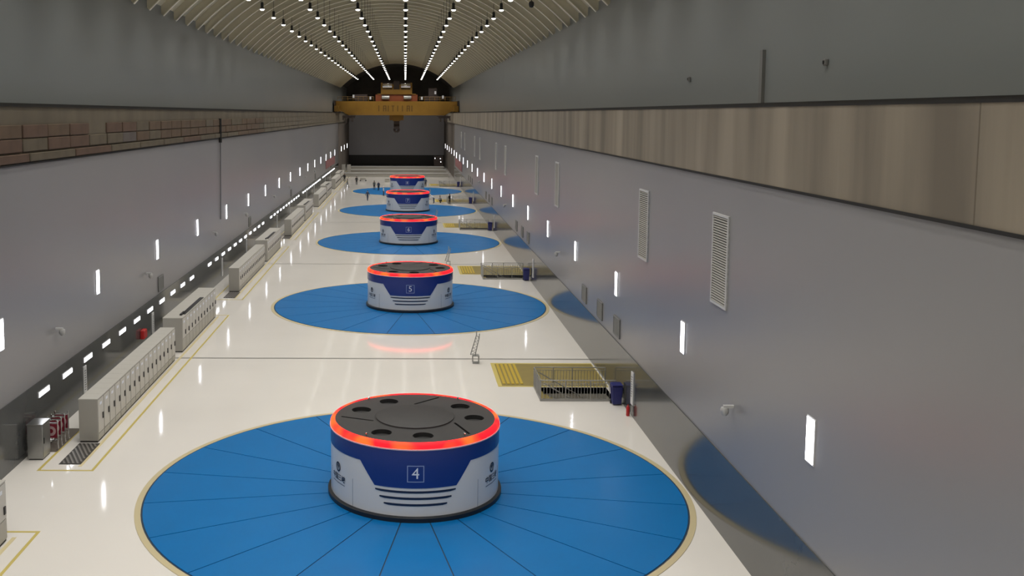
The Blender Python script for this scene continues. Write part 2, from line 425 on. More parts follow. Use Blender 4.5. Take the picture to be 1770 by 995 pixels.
def bool_plate():
    pl = bpy.data.objects.new('p', None); bpy.data.objects.remove(pl)
    mb = MB(); n = 96; mb.lathe([(0, 2.55), (R-.15, 2.55), (R-.15, 2.90), (0, 2.90)], n)
    bm = bmesh.new()
    me = mb.mesh('top_plate', ['drum_top', 'drum_top_dark'])
    bm.from_mesh(me); bmesh.ops.remove_doubles(bm, verts=bm.verts[:], dist=1e-4); bmesh.ops.recalc_face_normals(bm, faces=bm.faces[:]); bm.to_mesh(me); bm.free()
    A = bpy.data.objects.new('a', me); COL.objects.link(A)
    c = MB()
    for base in (17, 137, 257):
        for d in (-20, 20):
            t = math.radians(base+d); px, py = 2.33*math.cos(t), 2.33*math.sin(t)
            c.lathe([(0, 2.74), (.39, 2.74), (.39, 3.05), (0, 3.05)], 24, (px, py, 0), 0)
    for t0, t1 in ((90, 69), (198, 180), (334, 314)):
        e0 = Vector((math.cos(math.radians(t0)), math.sin(math.radians(t0)), 0))*1.70; e1 = Vector((math.cos(math.radians(t1)), math.sin(math.radians(t1)), 0))*2.90
        u = (e1-e0).normalized(); q = Vector((-u.y, u.x, 0))
        pts = [e0+q*.05, e1+q*.05, e1-q*.05, e0-q*.05]
        c.add([(p.x, p.y, 2.7) for p in pts]+[(p.x, p.y, 3.05) for p in pts], [(0,3,2,1),(4,5,6,7),(0,1,5,4),(1,2,6,5),(2,3,7,6),(3,0,4,7)])
    cm = c.mesh('cut', 'drum_hole')
    bm = bmesh.new(); bm.from_mesh(cm); bmesh.ops.remove_doubles(bm, verts=bm.verts[:], dist=1e-4); bmesh.ops.recalc_face_normals(bm, faces=bm.faces[:]); bm.to_mesh(cm); bm.free()
    B = bpy.data.objects.new('b', cm); COL.objects.link(B)
    md = A.modifiers.new('m', 'BOOLEAN'); md.operation = 'DIFFERENCE'; md.object = B; md.solver = 'EXACT'
    try: md.material_mode = 'TRANSFER'
    except Exception: pass
    dg = bpy.context.evaluated_depsgraph_get(); dg.update()
    out = bpy.data.meshes.new_from_object(A.evaluated_get(dg))
    for o in (A, B): COL.objects.unlink(o); bpy.data.objects.remove(o)
    out.polygons.foreach_set('use_smooth', [False]*len(out.polygons))
    return out
g_top = bool_plate()
mb = MB(); mb.lathe([(1.60, 2.89), (1.60, 2.905), (1.5, 2.905), (1.5, 2.90)], 64); g_hubrim = mb.mesh('hub_rim', 'drum_top_dark')
mb = MB(); mb.lathe([(1.54, 2.89), (1.54, 2.945), (1.50, 2.96), (0, 2.96)], 64); g_hub = mb.mesh('hub_plate', 'drum_top', smooth=True)
mb = MB()
for z0, z1, d in ((1.09, 1.15, 26), (.86, .92, 23), (.63, .69, 20)):
    pass
def slotmesh(z0, z1, d):
    mb = MB(); n = 14; vv = []; fs = []
    for i in range(n+1):
        a_ = math.radians(-d + 2*d*i/n); sh = .03 if i in (0, n) else 0
        vv += [cyl(a_, R+.012, z0+sh), cyl(a_, R+.012, z1-0), cyl(a_, R-.01, z0+sh), cyl(a_, R-.01, z1)]
    for i in range(n):
        p = 4*i; q = p+4; fs += [(p, q, q+1, p+1), (p, p+2, q+2, q), (p+1, q+1, q+3, p+3)]
    mb.add(vv, fs); return mb.mesh('vent_slot', 'slot_navy')
g_slots = [slotmesh(*a_) for a_ in ((1.07, 1.15, 26.5), (.83, .91, 23.5), (.59, .67, 20.5))]
mb = MB(); s_ = .31; t_ = .03
def rect(x0, x1, y0, y1): return [(x0, y0), (x1, y0), (x1, y1), (x0, y1)]
fr = bpy.data.meshes.new('f'); v_ = []; f_ = []
for x0, x1, y0, y1 in ((-s_, s_, s_-t_, s_), (-s_, s_, -s_, -s_+t_), (-s_, -s_+t_, -s_, s_), (s_-t_, s_, -s_, s_)):
    o_ = len(v_); v_ += [(a_, b_, 0) for a_, b_ in rect(x0, x1, y0, y1)]; f_.append((o_, o_+1, o_+2, o_+3))
fr.from_pydata(v_, [], f_); g_frame = wrap(fr, 0, 1.80, R+.022, 'number_frame', 'letter_pale')
# emblem: ring with two opposed drops inside
ev = []; ef = []
def ring2d(r0, r1, n=28, cx=0, cy=0, sx=1):
    o_ = len(ev)
    for i in range(n):
        a_ = 2*PI*i/n; ev.extend([(cx+r0*sx*math.cos(a_), cy+r0*math.sin(a_), 0), (cx+r1*sx*math.cos(a_), cy+r1*math.sin(a_), 0)])
    for i in range(n):
        j = (i+1) % n; ef.append((o_+2*i, o_+2*i+1, o_+2*j+1, o_+2*j))
ring2d(.13, .19)
for sx in (-1, 1):
    o_ = len(ev); ev.extend([(sx*.015, .14, 0), (sx*.10, .05, 0), (sx*.055, -.02, 0), (sx*.015, -.14, 0)]); ef.append((o_, o_+1, o_+2, o_+3) if sx < 0 else (o_+3, o_+2, o_+1, o_))
em = bpy.data.meshes.new('e'); em.from_pydata(ev, [], ef)
word = textmesh('\u4e2d\u56fd\u4e09\u5ce1', .27, .004)
AL = math.radians(62)
g_logo = [(wrap(em, s*AL, 1.44, R+.012, 'emblem', 'logo_navy'), wrap(word, s*AL, 1.03, R+.012, 'wordmark', 'logo_navy'),) for s in (-1, 1)]
bar = bpy.data.meshes.new('bar'); bar.from_pydata([(-.5, -.02, 0), (.5, -.02, 0), (.5, .02, 0), (-.5, .02, 0)], [], [(0, 1, 2, 3)])
g_bar = [wrap(bar, s*AL, .82, R+.012, 'small_print', 'logo_grey') for s in (-1, 1)]
mb = MB(); mb.tube((0, 0, 2.89), (0, 0, 2.96), .02, 6); mb.lathe([(.01, 2.96), (.05, 2.98), (.05, 3.01), (.01, 3.03)], 8); g_eye = mb.mesh('lifting_eye', 'chrome')
seam = boxmesh('shell_seam', 'logo_grey', -.008, .008, -R-.004, -R+.01, .2, 1.25)
for k, y in enumerate(UNITS):
    no = str(4+k)
    o = thing('generator_housing', '%s white and blue generator housing with red glowing rim, numbered %s' % (nm5[k], no), 'generator', (.42, y, .03), 0, 'generator housings in line down the hall')
    for nm, me in (('base_ring', g_base), ('shell', g_shell), ('blue_band', g_blue), ('ring_lip', g_lip), ('light_ring', g_ring), ('top_plate', g_top), ('hub_rim', g_hubrim), ('hub_plate', g_hub)):
        pt = link(nm, me, o)
        if nm == 'blue_band':
            link('number_frame', g_frame, pt)
            link('unit_number', wrap(textmesh(no, .58), 0, 1.80, R+.022, 'unit_number', 'letter_white'), pt)
        if nm == 'shell':
            for s in g_slots: link('vent_slot', s, pt)
            for (e_, w_), b_ in zip(g_logo, g_bar): link('emblem', e_, pt); link('wordmark', w_, pt); link('small_print', b_, pt)
            for d in (-75, -45, 45, 75): link('shell_seam', seam, pt, (0, 0, 0), math.radians(d))
        if nm == 'top_plate':
            for t in (52, 130, 232, 308): link('lifting_eye', g_eye, pt, (2.95*math.cos(math.radians(t)), 2.95*math.sin(math.radians(t)), 0))
# floor covers round the housings: twenty sector panels each
RP = 10.45; NP = 20
mb = MB(); vv = []; hw = .022; n = 6
a0, a1 = -PI/NP, PI/NP
ri, ro = 3.0, RP
def sect(r, i):
    g = hw/r; t = a0+g + (a1-a0-2*g)*i/n; return (r*math.sin(t), -r*math.cos(t))
top = [sect(ro, i) for i in range(n+1)] + [sect(ri, i) for i in range(n, -1, -1)]
m_ = len(top)
mb.add([(x, y_, .03) for x, y_ in top] + [(x, y_, 0.0) for x, y_ in top], [tuple(range(m_))] + [(i, (i+1) % m_, m_+(i+1) % m_, m_+i) for i in range(m_)])
panel = mb.mesh('cover_panel', 'cover_blue')
mb = MB(); mb.lathe([(RP+.09, 0), (RP+.09, .012), (0, .012)], 120); cbase = mb.mesh('cover_base', 'cover_seam')
mb = MB(); mb.lathe([(RP+.07, 0), (RP+.07, .02), (RP+.30, .02), (RP+.30, 0)], 120); crim = mb.mesh('cover_rim', 'cover_rim')
for k, y in enumerate(UNITS):
    o = thing('generator_floor_cover', 'round blue sector-panelled floor cover around the %s generator housing' % nm5[k], 'floor cover', (.42, y, 0.0), 0, 'blue floor covers')
    link('cover_base', cbase, o); link('cover_rim', crim, o)
    for i in range(NP): link('cover_panel', panel, o, (0, 0, 0.002), 2*PI*i/NP)

# ------------------------------------------------------------------ floor markings along the cabinets
def line(x0, x1, y0, y1, m='paint_yellow', z=.006): link('floor_marking', boxmesh('floor_marking', m, x0, x1, y0, y1, -.002, z), fl)
for k in range(-1, 6):
    ya, yb = 40.15+P*k, 72.1+P*k
    line(-13.03, -12.91, ya, yb); line(-15.27, -15.15, ya, yb); line(-15.27, -12.91, ya-.12, ya, z=.007); line(-15.27, -12.91, yb, yb+.12, z=.007)
    line(-13.72, -13.56, ya+.4, yb-.4, 'paint_pale')

# ------------------------------------------------------------------ electrical cabinets
def cab_parts(wd, x0, x1, h, low):
    body = boxmesh('cabinet_body', ['cabinet_grey'], x0, x1, .0, wd-.012, .08, h, bevel=.012)
    plinth = boxmesh('plinth', 'plinth_dark', x0+.03, x1-.02, .02, wd-.03, 0, .08)
    top = boxmesh('top_cover', 'cabinet_top', x0-.01, x1+.02, .0, wd-.008, h, h+.03)
    door = boxmesh('cabinet_door', 'cabinet_door', 0, .03, .035, wd-.05, low, h-.06, bevel=.008)
    handle = boxmesh('door_handle', 'handle_black', .03, .07, wd*.70, wd*.70+.13, h*.48, h*.48+.27)
    kick = boxmesh('lower_panel', 'cabinet_grey', 0, .02, .03, wd-.045, .12, low-.04)
    plate = boxmesh('name_plate', 'letter_white', .03, .036, wd*.3, wd*.62, h*.84, h*.90)
    return body, plinth, top, door, handle, kick, plate
CA = cab_parts(.886, -.85, 0, 1.98, .42); CB = cab_parts(.984, -1.2, 0, 2.14, .85)
rows = []
rows.append(('row at the lower left corner of the picture', CB, 60.65-P, .984, 11))
nm_ = ['nearest', 'second', 'third', 'fourth', 'farthest']
for k in range(5):
    rows.append(('%s long cabinet row' % nm_[k], CA, 43.6+P*k, .886, 17))
    rows.append(('%s short taller cabinet row' % nm_[k], CB, 60.65+P*k, .984, 11))
for rname, C_, ys, wd, cnt in rows:
    body, plinth, top, door, handle, kick, plate = C_
    for i in range(cnt):
        yb = ys + wd*i
        if yb > 236: break
        if 'corner' in rname:
            if i < cnt-3: continue
            lab = 'grey switch cabinet, %s from the far end of the row at lower left' % nth(cnt-i)
        else: lab = 'grey switch cabinet, %s from the near end of the %s' % (nth(i+1), rname)
        o = thing('switch_cabinet', lab, 'cabinet', (-13.8, yb, 0), 0, rname + ' cabinets')
        b_ = link('cabinet_body', body, o); link('plinth', plinth, o); link('top_cover', top, o)
        d_ = link('cabinet_door', door, o); link('door_handle', handle, d_); link('name_plate', plate, d_)
        link('lower_panel', kick, o)
# black cable tray lying on the short rows
for k in range(5):
    mb = MB(); mb.box(-14.10, -13.84, 61.8, 67.5, 2.17, 2.21); mb.box(-14.12, -13.98, 61.4, 62.4, 2.17, 2.26)
    y_ = P*k
    if 61.4+y_ > 230: break
    tag(link('cable_cover', mb.mesh('cable_cover', 'handle_black'), None, (0, y_, 0)), 'black cable cover lying on top of the %s short taller cabinet row' % nm_[k], 'cable cover', 'cable covers on the cabinets')
# floor grate before the first long row
def grate(y, which):
    o = thing('floor_grate', 'striped metal floor grate at the near end of the %s long cabinet row' % which, 'grate', (-14.15, y, 0), 0, 'floor grates')
    link('grate_frame', boxmesh('grate_frame', 'grate_dark', -.47, .47, 0, 2.7, 0, .012), o)
    for i in range(11):
        c0 = -.40 + .19*i; pts = []           # bar runs along x = c0 - .486*y, clipped to the frame
        ya, yb = max(.06, (c0-.42)/.486), min(2.64, (c0+.42)/.486)
        if yb-ya < .15: continue
        mb = MB(); w_ = .045
        mb.add([(c0-.486*yy-w_ if sg < 0 else c0-.486*yy+w_, yy, zz) for zz in (.012, .03) for yy, sg in ((ya, -1), (ya, 1), (yb, 1), (yb, -1))],
               [(0,3,2,1),(4,5,6,7),(0,1,5,4),(1,2,6,5),(2,3,7,6),(3,0,4,7)])
        link('grate_bar', mb.mesh('grate_bar', 'grate_bar'), o)
for k in range(3): grate(40.8+P*k, nm_[k])

# ------------------------------------------------------------------ things along the left wall
o = thing('steel_locker', 'brushed steel box cabinet standing against the stone base at left', 'cabinet', (-15.78, 41.3, 0))
link('locker_body', boxmesh('locker_body', 'steel_brushed', -.33, .33, 0, .92, .05, 1.52, bevel=.015), o)
link('plinth', boxmesh('plinth', 'plinth_dark', -.30, .30, .03, .89, 0, .05), o)
link('locker_lid', boxmesh('locker_lid', 'steel_brushed', -.35, .35, -.02, .94, 1.52, 1.56, bevel=.01), o)
dd = link('locker_door', boxmesh('locker_door', 'steel_brushed', .33, .345, .05, .87, .1, 1.46), o)
link('door_handle', boxmesh('door_handle', 'handle_black', .345, .37, .1, .13, .7, .95), dd)
tag(link('floor_mat', boxmesh('floor_mat', 'mat_brown', -15.98, -15.22, 42.35, 45.6, 0, .015)), 'brown mat under the red folding signs by the steel box', 'mat')
mb = MB()
for s in (-.30, .30):
    mb.tube((s, 0, .02), (s, 0, 1.22), .022, 8); mb.tube((s, -.16, .03), (s, .16, .03), .02, 6)
mb.tube((-.30, 0, 1.20), (.30, 0, 1.20), .03, 8); mb.tube((-.30, 0, .42), (.30, 0, .42), .018, 8)
sfr = mb.mesh('stand_frame', 'chrome', smooth=True)
mb = MB()
for s in (-.30, .30): mb.lathe([(0, 1.33), (.035, 1.31), (.045, 1.27), (.03, 1.22), (0, 1.22)], 8, (s, 0, 0))
skn = mb.mesh('post_knob', 'chrome', smooth=True)
spn = boxmesh('sign_panel', 'sign_red', -.27, .27, -.012, .012, .52, 1.14)
mb = MB()
nn = 24
for i in range(nn):
    a_ = 2*PI*i/nn; b_ = 2*PI*(i+1)/nn
    mb.add([(r*math.cos(t), -.016, .83+r*math.sin(t)) for r, t in ((.10, a_), (.22, a_), (.22, b_), (.10, b_))], [(0, 1, 2, 3)])
srg = mb.mesh('sign_ring', 'sign_pink')
for i in range(4):
    o = thing('folding_sign', 'red sign with white ring on a chrome stand, %s behind the steel box' % nth(i+1), 'sign', (-15.57, 42.65+.46*i, .015), 0, 'red signs on chrome stands')
    link('stand_frame', sfr, o); link('post_knob', skn, o); p_ = link('sign_panel', spn, o); link('sign_ring', srg, p_)
# white notice boards on the stone base, left and right
nb = boxmesh('notice_board', 'sign_white', 0, .05, -.22, .22, .35, 1.98, bevel=.01)
mb = MB()
for i in range(9):
    z_ = .75+.12*i; mb.box(.05, .053, -.12, .06+.06*((i*7) % 3)/2, z_, z_+.05)
pr = mb.mesh('notice_print', 'print_dark')
n = 0
for k in range(5):
    for yb in (49.6, 63.3):
        n += 1
        o = thing('notice_board', 'narrow white notice board on the left stone base, %s from the near end' % nth(n), 'sign', (XL+.04, yb+P*k, 0), 0, 'white notice boards on the left wall')
        link('board', nb, o); link('notice_print', pr, o)
    o = thing('notice_board', 'narrow white notice board on the right stone base near the %s stair railing' % nm_[k], 'sign', (XR-.04, 47.8+P*k, .25), PI, 'white notice boards on the right wall')
    link('board', nb, o); link('notice_print', pr, o)
# red fire bell box on the left base and extinguishers below the right boards
o = thing('fire_hose_box', 'small red box on the left stone base behind the nearest long cabinets', 'box', (XL+.04, 60.6, .9))
link('box_body', boxmesh('box_body', 'extinguisher_red', 0, .25, -.35, .35, 0, .55, bevel=.03), o)
link('box_door', boxmesh('box_door', 'extinguisher_red', .25, .27, -.3, .3, .05, .5), o)
mb = MB(); mb.lathe([(0, 0), (.08, 0), (.09, .03), (.09, .42), (.05, .5), (.025, .52), (.025, .58), (0, .58)], 12); exb = mb.mesh('cylinder', 'extinguisher_red', smooth=True)
mb = MB(); mb.box(-.02, .10, -.015, .015, .57, .60); mb.tube((.09, 0, .58), (.12, 0, .2), .012, 6); exh = mb.mesh('valve_hose', 'handle_black')
for k in range(1):
    o = thing('fire_extinguisher', 'red fire extinguisher below the notice board by the %s stair railing' % nm_[k], 'extinguisher', (XR-.22, 47.9+P*k, 0), 0, 'fire extinguishers by the right wall')
    link('cylinder', exb, o); link('valve_hose', exh, o)

# ------------------------------------------------------------------ stair railings, hatch plates, bins on the right
mb = MB(); mb.box(5.13, 11.15, 53.09, 58.25, 0, .012); pass
hp_b = mb.mesh('plate_border', 'paint_yellow')
hp_m = boxmesh('hatch_plate', 'plate_yellow', 5.36, 11.1, 53.25, 58.0, .012, .022)
hp_r = boxmesh('tactile_strip', 'rib_yellow', -.075, .075, 53.55, 57.9, .022, .05)
post = MB(); post.tube((0, 0, 0), (0, 0, 1.1), .03, 8); post = post.mesh('post', 'steel_grey', smooth=True)
bal = MB(); bal.tube((0, 0, .12), (0, 0, .95), .014, 5); bal = bal.mesh('baluster', 'steel_grey')
def raily(x0, y0, x1, y1, z, r, nm, o): 
    mb = MB(); mb.tube((x0, y0, z), (x1, y1, z), r, 8); link(nm, mb.mesh(nm, 'steel_grey', smooth=True), o)
lid = MB(); lid.prism([(-.29, 1.02), (.29, 1.02), (.27, 1.10), (-.27, 1.10)], -.34, .30); lid_b = lid.mesh('bin_lid', 'bin_blue', bevel=.02)
bb = MB()
bb.add([(-.22, -.24, .06), (.22, -.24, .06), (.22, .24, .06), (-.22, .24, .06), (-.28, -.31, 1.0), (.28, -.31, 1.0), (.28, .29, 1.0), (-.28, .29, 1.0)],
       [(0,3,2,1),(4,5,6,7),(0,1,5,4),(1,2,6,5),(2,3,7,6),(3,0,4,7)])
bin_b = bb.mesh('bin_body', 'bin_blue', bevel=.025)
bw = MB(); bw.tube((-.27, .2, .1), (-.2, .2, .1), .1, 12); bw.tube((.2, .2, .1), (.27, .2, .1), .1, 12); bw.tube((-.2, .2, .1), (.2, .2, .1), .02, 6); bin_w = bw.mesh('bin_wheels', 'handle_black')
bh = MB(); bh.tube((-.22, .36, 1.0), (.22, .36, 1.0), .02, 6); bh.tube((-.22, .27, .98), (-.22, .36, 1.0), .015, 6); bh.tube((.22, .27, .98), (.22, .36, 1.0), .015, 6); bin_h = bh.mesh('bin_handle', 'bin_dark')
for k in range(5):
    dy = P*k; wh = nm_[k]
    o = thing('yellow_hatch', 'yellow painted hatch plate beside the %s stair railing' % wh, 'hatch', (0, dy, 0), 0, 'yellow hatch plates')
    link('plate_border', hp_b, o); pm = link('hatch_plate', hp_m, o)
    for i in range(5): link('tactile_strip', hp_r, pm, (5.50+.245*i, 0, 0))
    o = thing('stair_railing', 'steel railing around the %s stairwell by the right wall' % wh, 'railing', (0, dy, 0), 0, 'stairwell railings')
    corners = [(10.95, S0-.08), (XS0-.08, S0-.08), (XS0-.08, S1+.02), (9.15, S1+.02), (10.95, S1+.02)]
    for (xa, ya), (xb, yb) in zip(corners[:-1], corners[1:]):
        L = math.hypot(xb-xa, yb-ya); npst = max(1, round(L/1.3)); nb_ = round(L/.16)
        for i in range(npst): t = i/npst; link('post', post, o, (xa+(xb-xa)*t, ya+(yb-ya)*t, .0))
        for i in range(1, nb_):
            t = i/nb_; link('baluster', bal, o, (xa+(xb-xa)*t, ya+(yb-ya)*t, 0))
        raily(xa, ya, xb, yb, 1.1, .03, 'top_rail', o); raily(xa, ya, xb, yb, .95, .016, 'mid_rail', o); raily(xa, ya, xb, yb, .12, .02, 'bottom_rail', o)
    link('post', post, o, (10.95, S1+.02, 0))
    mb = MB(); mb.box(XS0-.1, 10.95, S0-.1, S0-.06, .0, .09); mb.box(XS0-.1, XS0-.06, S0-.1, S1+.04, 0, .09); link('toe_board', mb.mesh('toe_board', 'steel_grey'), o)
    mb = MB(); mb.tube((XS0+.1, S1-.15, .9), (XS0+2.6, S1-.15, -.55), .03, 8); mb.tube((XS0+.1, S0+.15, .9), (XS0+2.6, S0+.15, -.55), .03, 8); link('stair_handrail', mb.mesh('stair_handrail', 'steel_grey'), o)
    o = thing('wheeled_bin', 'dark blue wheeled bin standing at the %s stair railing' % wh, 'bin', (10.88, 49.85+dy, 0), 0, 'blue wheeled bins')
    link('bin_body', bin_b, o); link('bin_lid', lid_b, o); link('bin_wheels', bin_w, o); link('bin_handle', bin_h, o)
    # leaning lattice stand on the floor joint
    o = thing('lattice_stand', 'grey metal lattice stand beside the %s yellow hatch' % wh, 'stand', (4.25, 58.3+dy, 0), 0, 'lattice stands on the floor')
    mb = MB(); mb.box(-.18, .20, -.25, .25, 0, .03)
    for sx in (-.17, .19):
        for sy in (-.23, .23): mb.tube((sx, sy, .0), (sx, sy, .48), .022, 6)
    mb.box(-.19, .21, -.25, .25, .44, .48); link('stand_base', mb.mesh('stand_base', 'steel_grey'), o)
    mb = MB()
    A_, B_ = Vector((-.30, 0, .50)), Vector((.05, 0, 1.72)); C__, D_ = Vector((-.02, 0, .48)), Vector((.20, 0, 1.50))
    mb.tube(A_, B_, .03, 6); mb.tube(C__, D_, .03, 6)
    for i in range(6):
        t0, t1 = i/6, (i+1)/6; mb.tube(A_.lerp(B_, t0), C__.lerp(D_, t1), .014, 5); mb.tube(C__.lerp(D_, t1), A_.lerp(B_, t1), .014, 5)
    link('lattice_mast', mb.mesh('lattice_mast', 'steel_grey'), o)
    mb = MB(); mb.tube((.05, 0, 1.70), (.03, 0, 1.95), .035, 6); mb.tube((.20, 0, 1.5), (.22, 0, 1.78), .03, 6); mb.tube((.05, 0, 1.6), (.2, 0, 1.62), .02, 6); link('mast_head', mb.mesh('mast_head', 'steel_grey'), o)

# ------------------------------------------------------------------ wall vents, cameras, conduits
def louvre(nm, label, x, yc, z0, z1, wd, ns, group, sgn=-1, frame=True):
    o = thing(nm, label, 'vent', (x, yc, z0), 0, group); h = z1-z0
    key = (nm, wd, h, sgn)
    if key not in LV:
        mb = MB(); t = .09
        mb.box(-.05, .05, -wd/2, wd/2, 0, t); mb.box(-.05, .05, -wd/2, wd/2, h-t, h); mb.box(-.05, .05, -wd/2, -wd/2+t, t, h-t); mb.box(-.05, .05, wd/2-t, wd/2, t, h-t)
        sl = MB(); a_ = .045
        sl.add([(sgn*.045, -wd/2+t, 0), (sgn*.045, wd/2-t, 0), (-sgn*.0, wd/2-t, a_), (-sgn*.0, -wd/2+t, a_), (sgn*.045, -wd/2+t, .015), (sgn*.045, wd/2-t, .015), (0, wd/2-t, a_+.015), (0, -wd/2+t, a_+.015)],
               [(0,1,2,3),(4,7,6,5),(0,4,5,1),(3,2,6,7),(0,3,7,4),(1,5,6,2)])
        LV[key] = (mb.mesh('vent_frame', 'vent_frame' if frame else 'vent_grey'), sl.mesh('slat', 'vent_slat' if frame else 'vent_grey'), boxmesh('vent_back', 'vent_dark', -.01, .01, -wd/2, wd/2, 0, h))
    f_, s_, b_ = LV[key]
    link('vent_frame', f_, o); link('vent_back', b_, o)
    for i in range(ns): link('slat', s_, o, (0, 0, .10+(h-.26)*i/(ns-1)))
LV = {}
n = 0
for k in range(0, 5):
    for yb in (35.1, 46.5):
        y = yb+P*k
        if y > 200: continue
        n += 1
        louvre('louvred_vent', 'tall white-framed louvred vent, %s from the near end of the right wall' % nth(n), XR-.02, y, 8.0, 11.3, 1.75, 34, 'tall louvred vents on the right wall')
    for j, yb in enumerate((51.8, 56.4, 61.4) if k < 4 else ()):
        louvre('low_vent', 'small grey grille above the right stone base, %s near the %s stair railing' % (nth(j+1), nm_[k]), XR-.02, yb+P*k, 3.12, 4.15, 1.5, 10, 'small grilles above the right stone base', frame=False)
    louvre('low_vent', 'small grey grille on the left wall above the %s short taller cabinets' % nm_[k], XL+.02, 65.7+P*k, 3.0, 4.0, 1.4, 10, 'small grilles on the left wall', sgn=1, frame=False)
mb = MB(); mb.lathe([(0, .0), (.12, .0), (.15, -.08), (.13, -.2), (.07, -.28), (0, -.3)], 14); dome = mb.mesh('camera_dome', 'camera_grey', smooth=True)
arm = boxmesh('camera_arm', 'vent_frame', 0, .35, -.05, .05, -.02, .08)
arm2 = boxmesh('camera_arm', 'vent_frame', -.35, 0, -.05, .05, -.02, .08)
n = 0
for k in range(4):
    for yb in (45.8, 62.1):
        n += 1
        o = thing('dome_camera', 'white dome camera on the left wall, %s from the near end' % nth(n), 'camera', (XL, yb+P*k, 4.7), 0, 'dome cameras on the left wall')
        link('camera_arm', arm, o); link('camera_dome', dome, o, (.3, 0, 0))
    o = thing('dome_camera', 'white dome camera on the right wall, %s from the near end' % nth(k+1), 'camera', (XR, 33.2+P*k, 4.85), 0, 'dome cameras on the right wall')
    link('camera_arm', arm2, o); link('camera_dome', dome, o, (-.3, 0, 0))
mb = MB(); mb.box(UR-.12, UR, 35.5, 35.78, ZBT, 17.1); tag(link('rail_stop_post', mb.mesh('rail_stop_post', 'vent_grey')), 'dark upright post on the crane beam against the upper right wall', 'post')
mb = MB(); mb.tube((XL+.14, 87.3, 14.35), (XL+.14, 87.3, 12.25), .13, 10); mb.tube((XL+.14, 87.3, 12.25), (XL+.07, 87.3, 5.5), .05, 8, mi=1)
tag(link('drop_pipe', mb.mesh('drop_pipe', ['rail_black', 'pipe_grey'])), 'dark pipe running down over the left crane beam and wall', 'pipe')
for y, z in ((30.3, 16.4), (44.8, 16.4)):
    o = thing('wall_sensor', 'small dark sensor on the upper right wall, %s the upright post' % ('nearer than' if y < 35 else 'beyond'), 'sensor', (UR, y, z), 0)
    link('sensor_body', boxmesh('sensor_body', 'vent_grey', -.12, 0, -.09, .09, -.1, .1, bevel=.02), o); link('sensor_eye', boxmesh('sensor_eye', 'handle_black', -.14, -.12, -.05, .05, -.05, .05), o)
o = thing('ceiling_camera', 'black camera hanging under the right side of the vault', 'camera', (9.6, 77.0, 23.2))
mb = MB(); mb.tube((0, 0, 0), (0, 0, 2.2), .03, 6); link('camera_stem', mb.mesh('camera_stem', 'lamp_black'), o)
mb = MB(); mb.lathe([(0, -.3), (.14, -.25), (.2, -.1), (.2, .1), (.1, .2), (0, .2)], 12); link('camera_dome', mb.mesh('camera_dome', 'lamp_black', smooth=True), o)

# ------------------------------------------------------------------ bridge crane at the far end
YC = 237.0
o = thing('bridge_crane', 'orange yellow bridge crane spanning the hall at the far end', 'crane', (-2.1, YC, 14.5))
def cpart(nm, m, *boxes, parent=None):
    mb = MB()
    for b in boxes: mb.box(*b)
    return link(nm, mb.mesh(nm, m), parent or o)
for yy in (0, 7.5):
    mb = MB(); mb.prism([(-14.4, 1.7), (-11.4, 0), (11.4, 0), (14.4, 1.7), (14.4, 3.3), (-14.4, 3.3)], yy, yy+1.6)
    g_ = link('main_girder', mb.mesh('main_girder', 'crane_yellow'), o)
    if yy == 0:
        mb = MB(); x = -4.3
        for i, ch in enumerate('IHITIIHI'):
            mb.box(x, x+.22, -.03, 0, .9, 2.3)
            if ch == 'H': mb.box(x+.55, x+.77, -.03, 0, .9, 2.3); mb.box(x+.22, x+.55, -.03, 0, 2.1, 2.3); mb.box(x+.22, x+.55, -.03, 0, 1.5, 1.65)
            if ch == 'T': mb.box(x-.25, x, -.03, 0, 2.1, 2.3); mb.box(x+.22, x+.45, -.03, 0, 2.1, 2.3)
            x += 1.12
        link('girder_lettering', mb.mesh('girder_lettering', 'crane_text'), g_)
for s in (-1, 1):
    cpart('end_carriage', 'crane_yellow', (s*14.1-.5, s*14.1+.5, -2.5, 11.5, .85, 2.2))
    wmb = MB()
    for yy in (-1.6, .6, 8.4, 10.6): wmb.tube((s*14.1-.2, yy, 1.1), (s*14.1+.2, yy, 1.1), .45, 14)
    link('wheel_set', wmb.mesh('wheel_set', 'crane_dark'), o)
    cpart('buffer_plate', 'crane_dark', (s*14.6-.1, s*14.6+.1, -2.4, 11, .9, 3.4))
    cpart('service_platform', 'crane_dark', (s*11.2-1.6, s*11.2+1.6, -1.6, -.05, -.25, -.1), (s*11.8-.18, s*11.8+.18, -1.5, -1.3, -1.9, -.1), (s*10.4-.18, s*10.4+.18, -1.5, -1.3, -1.5, -.1), (s*12.6-.15, s*12.6+.15, -1.5, -1.3, -1.2, -.1), (s*11.2-1.2, s*11.2+1.4, -1.4, -.1, -.7, -.2))
def hrail(nm, x0, x1, y, z):
    mb = MB(); mb.tube((x0, y, z+1.05), (x1, y, z+1.05), .04, 5); mb.tube((x0, y, z+.55), (x1, y, z+.55), .03, 5)
    n_ = int((x1-x0)/1.2)
    for i in range(n_+1): xx = x0+(x1-x0)*i/n_; mb.tube((xx, y, z), (xx, y, z+1.05), .035, 5)
    link(nm, mb.mesh(nm, 'crane_yellow'), o)
hrail('walkway_railing', -14, -5.4, .1, 3.3); hrail('walkway_railing', 5.4, 14, .1, 3.3)
t_ = cpart('trolley_frame', 'crane_orange', (-5.0, 5.0, 1.0, 8.2, 3.3, 4.9))
cpart('trolley_deck', 'crane_yellow', (-3.7, 3.7, .6, 8.4, 5.0, 6.1), (-4.6, 4.6, .8, 8.3, 4.9, 5.1))
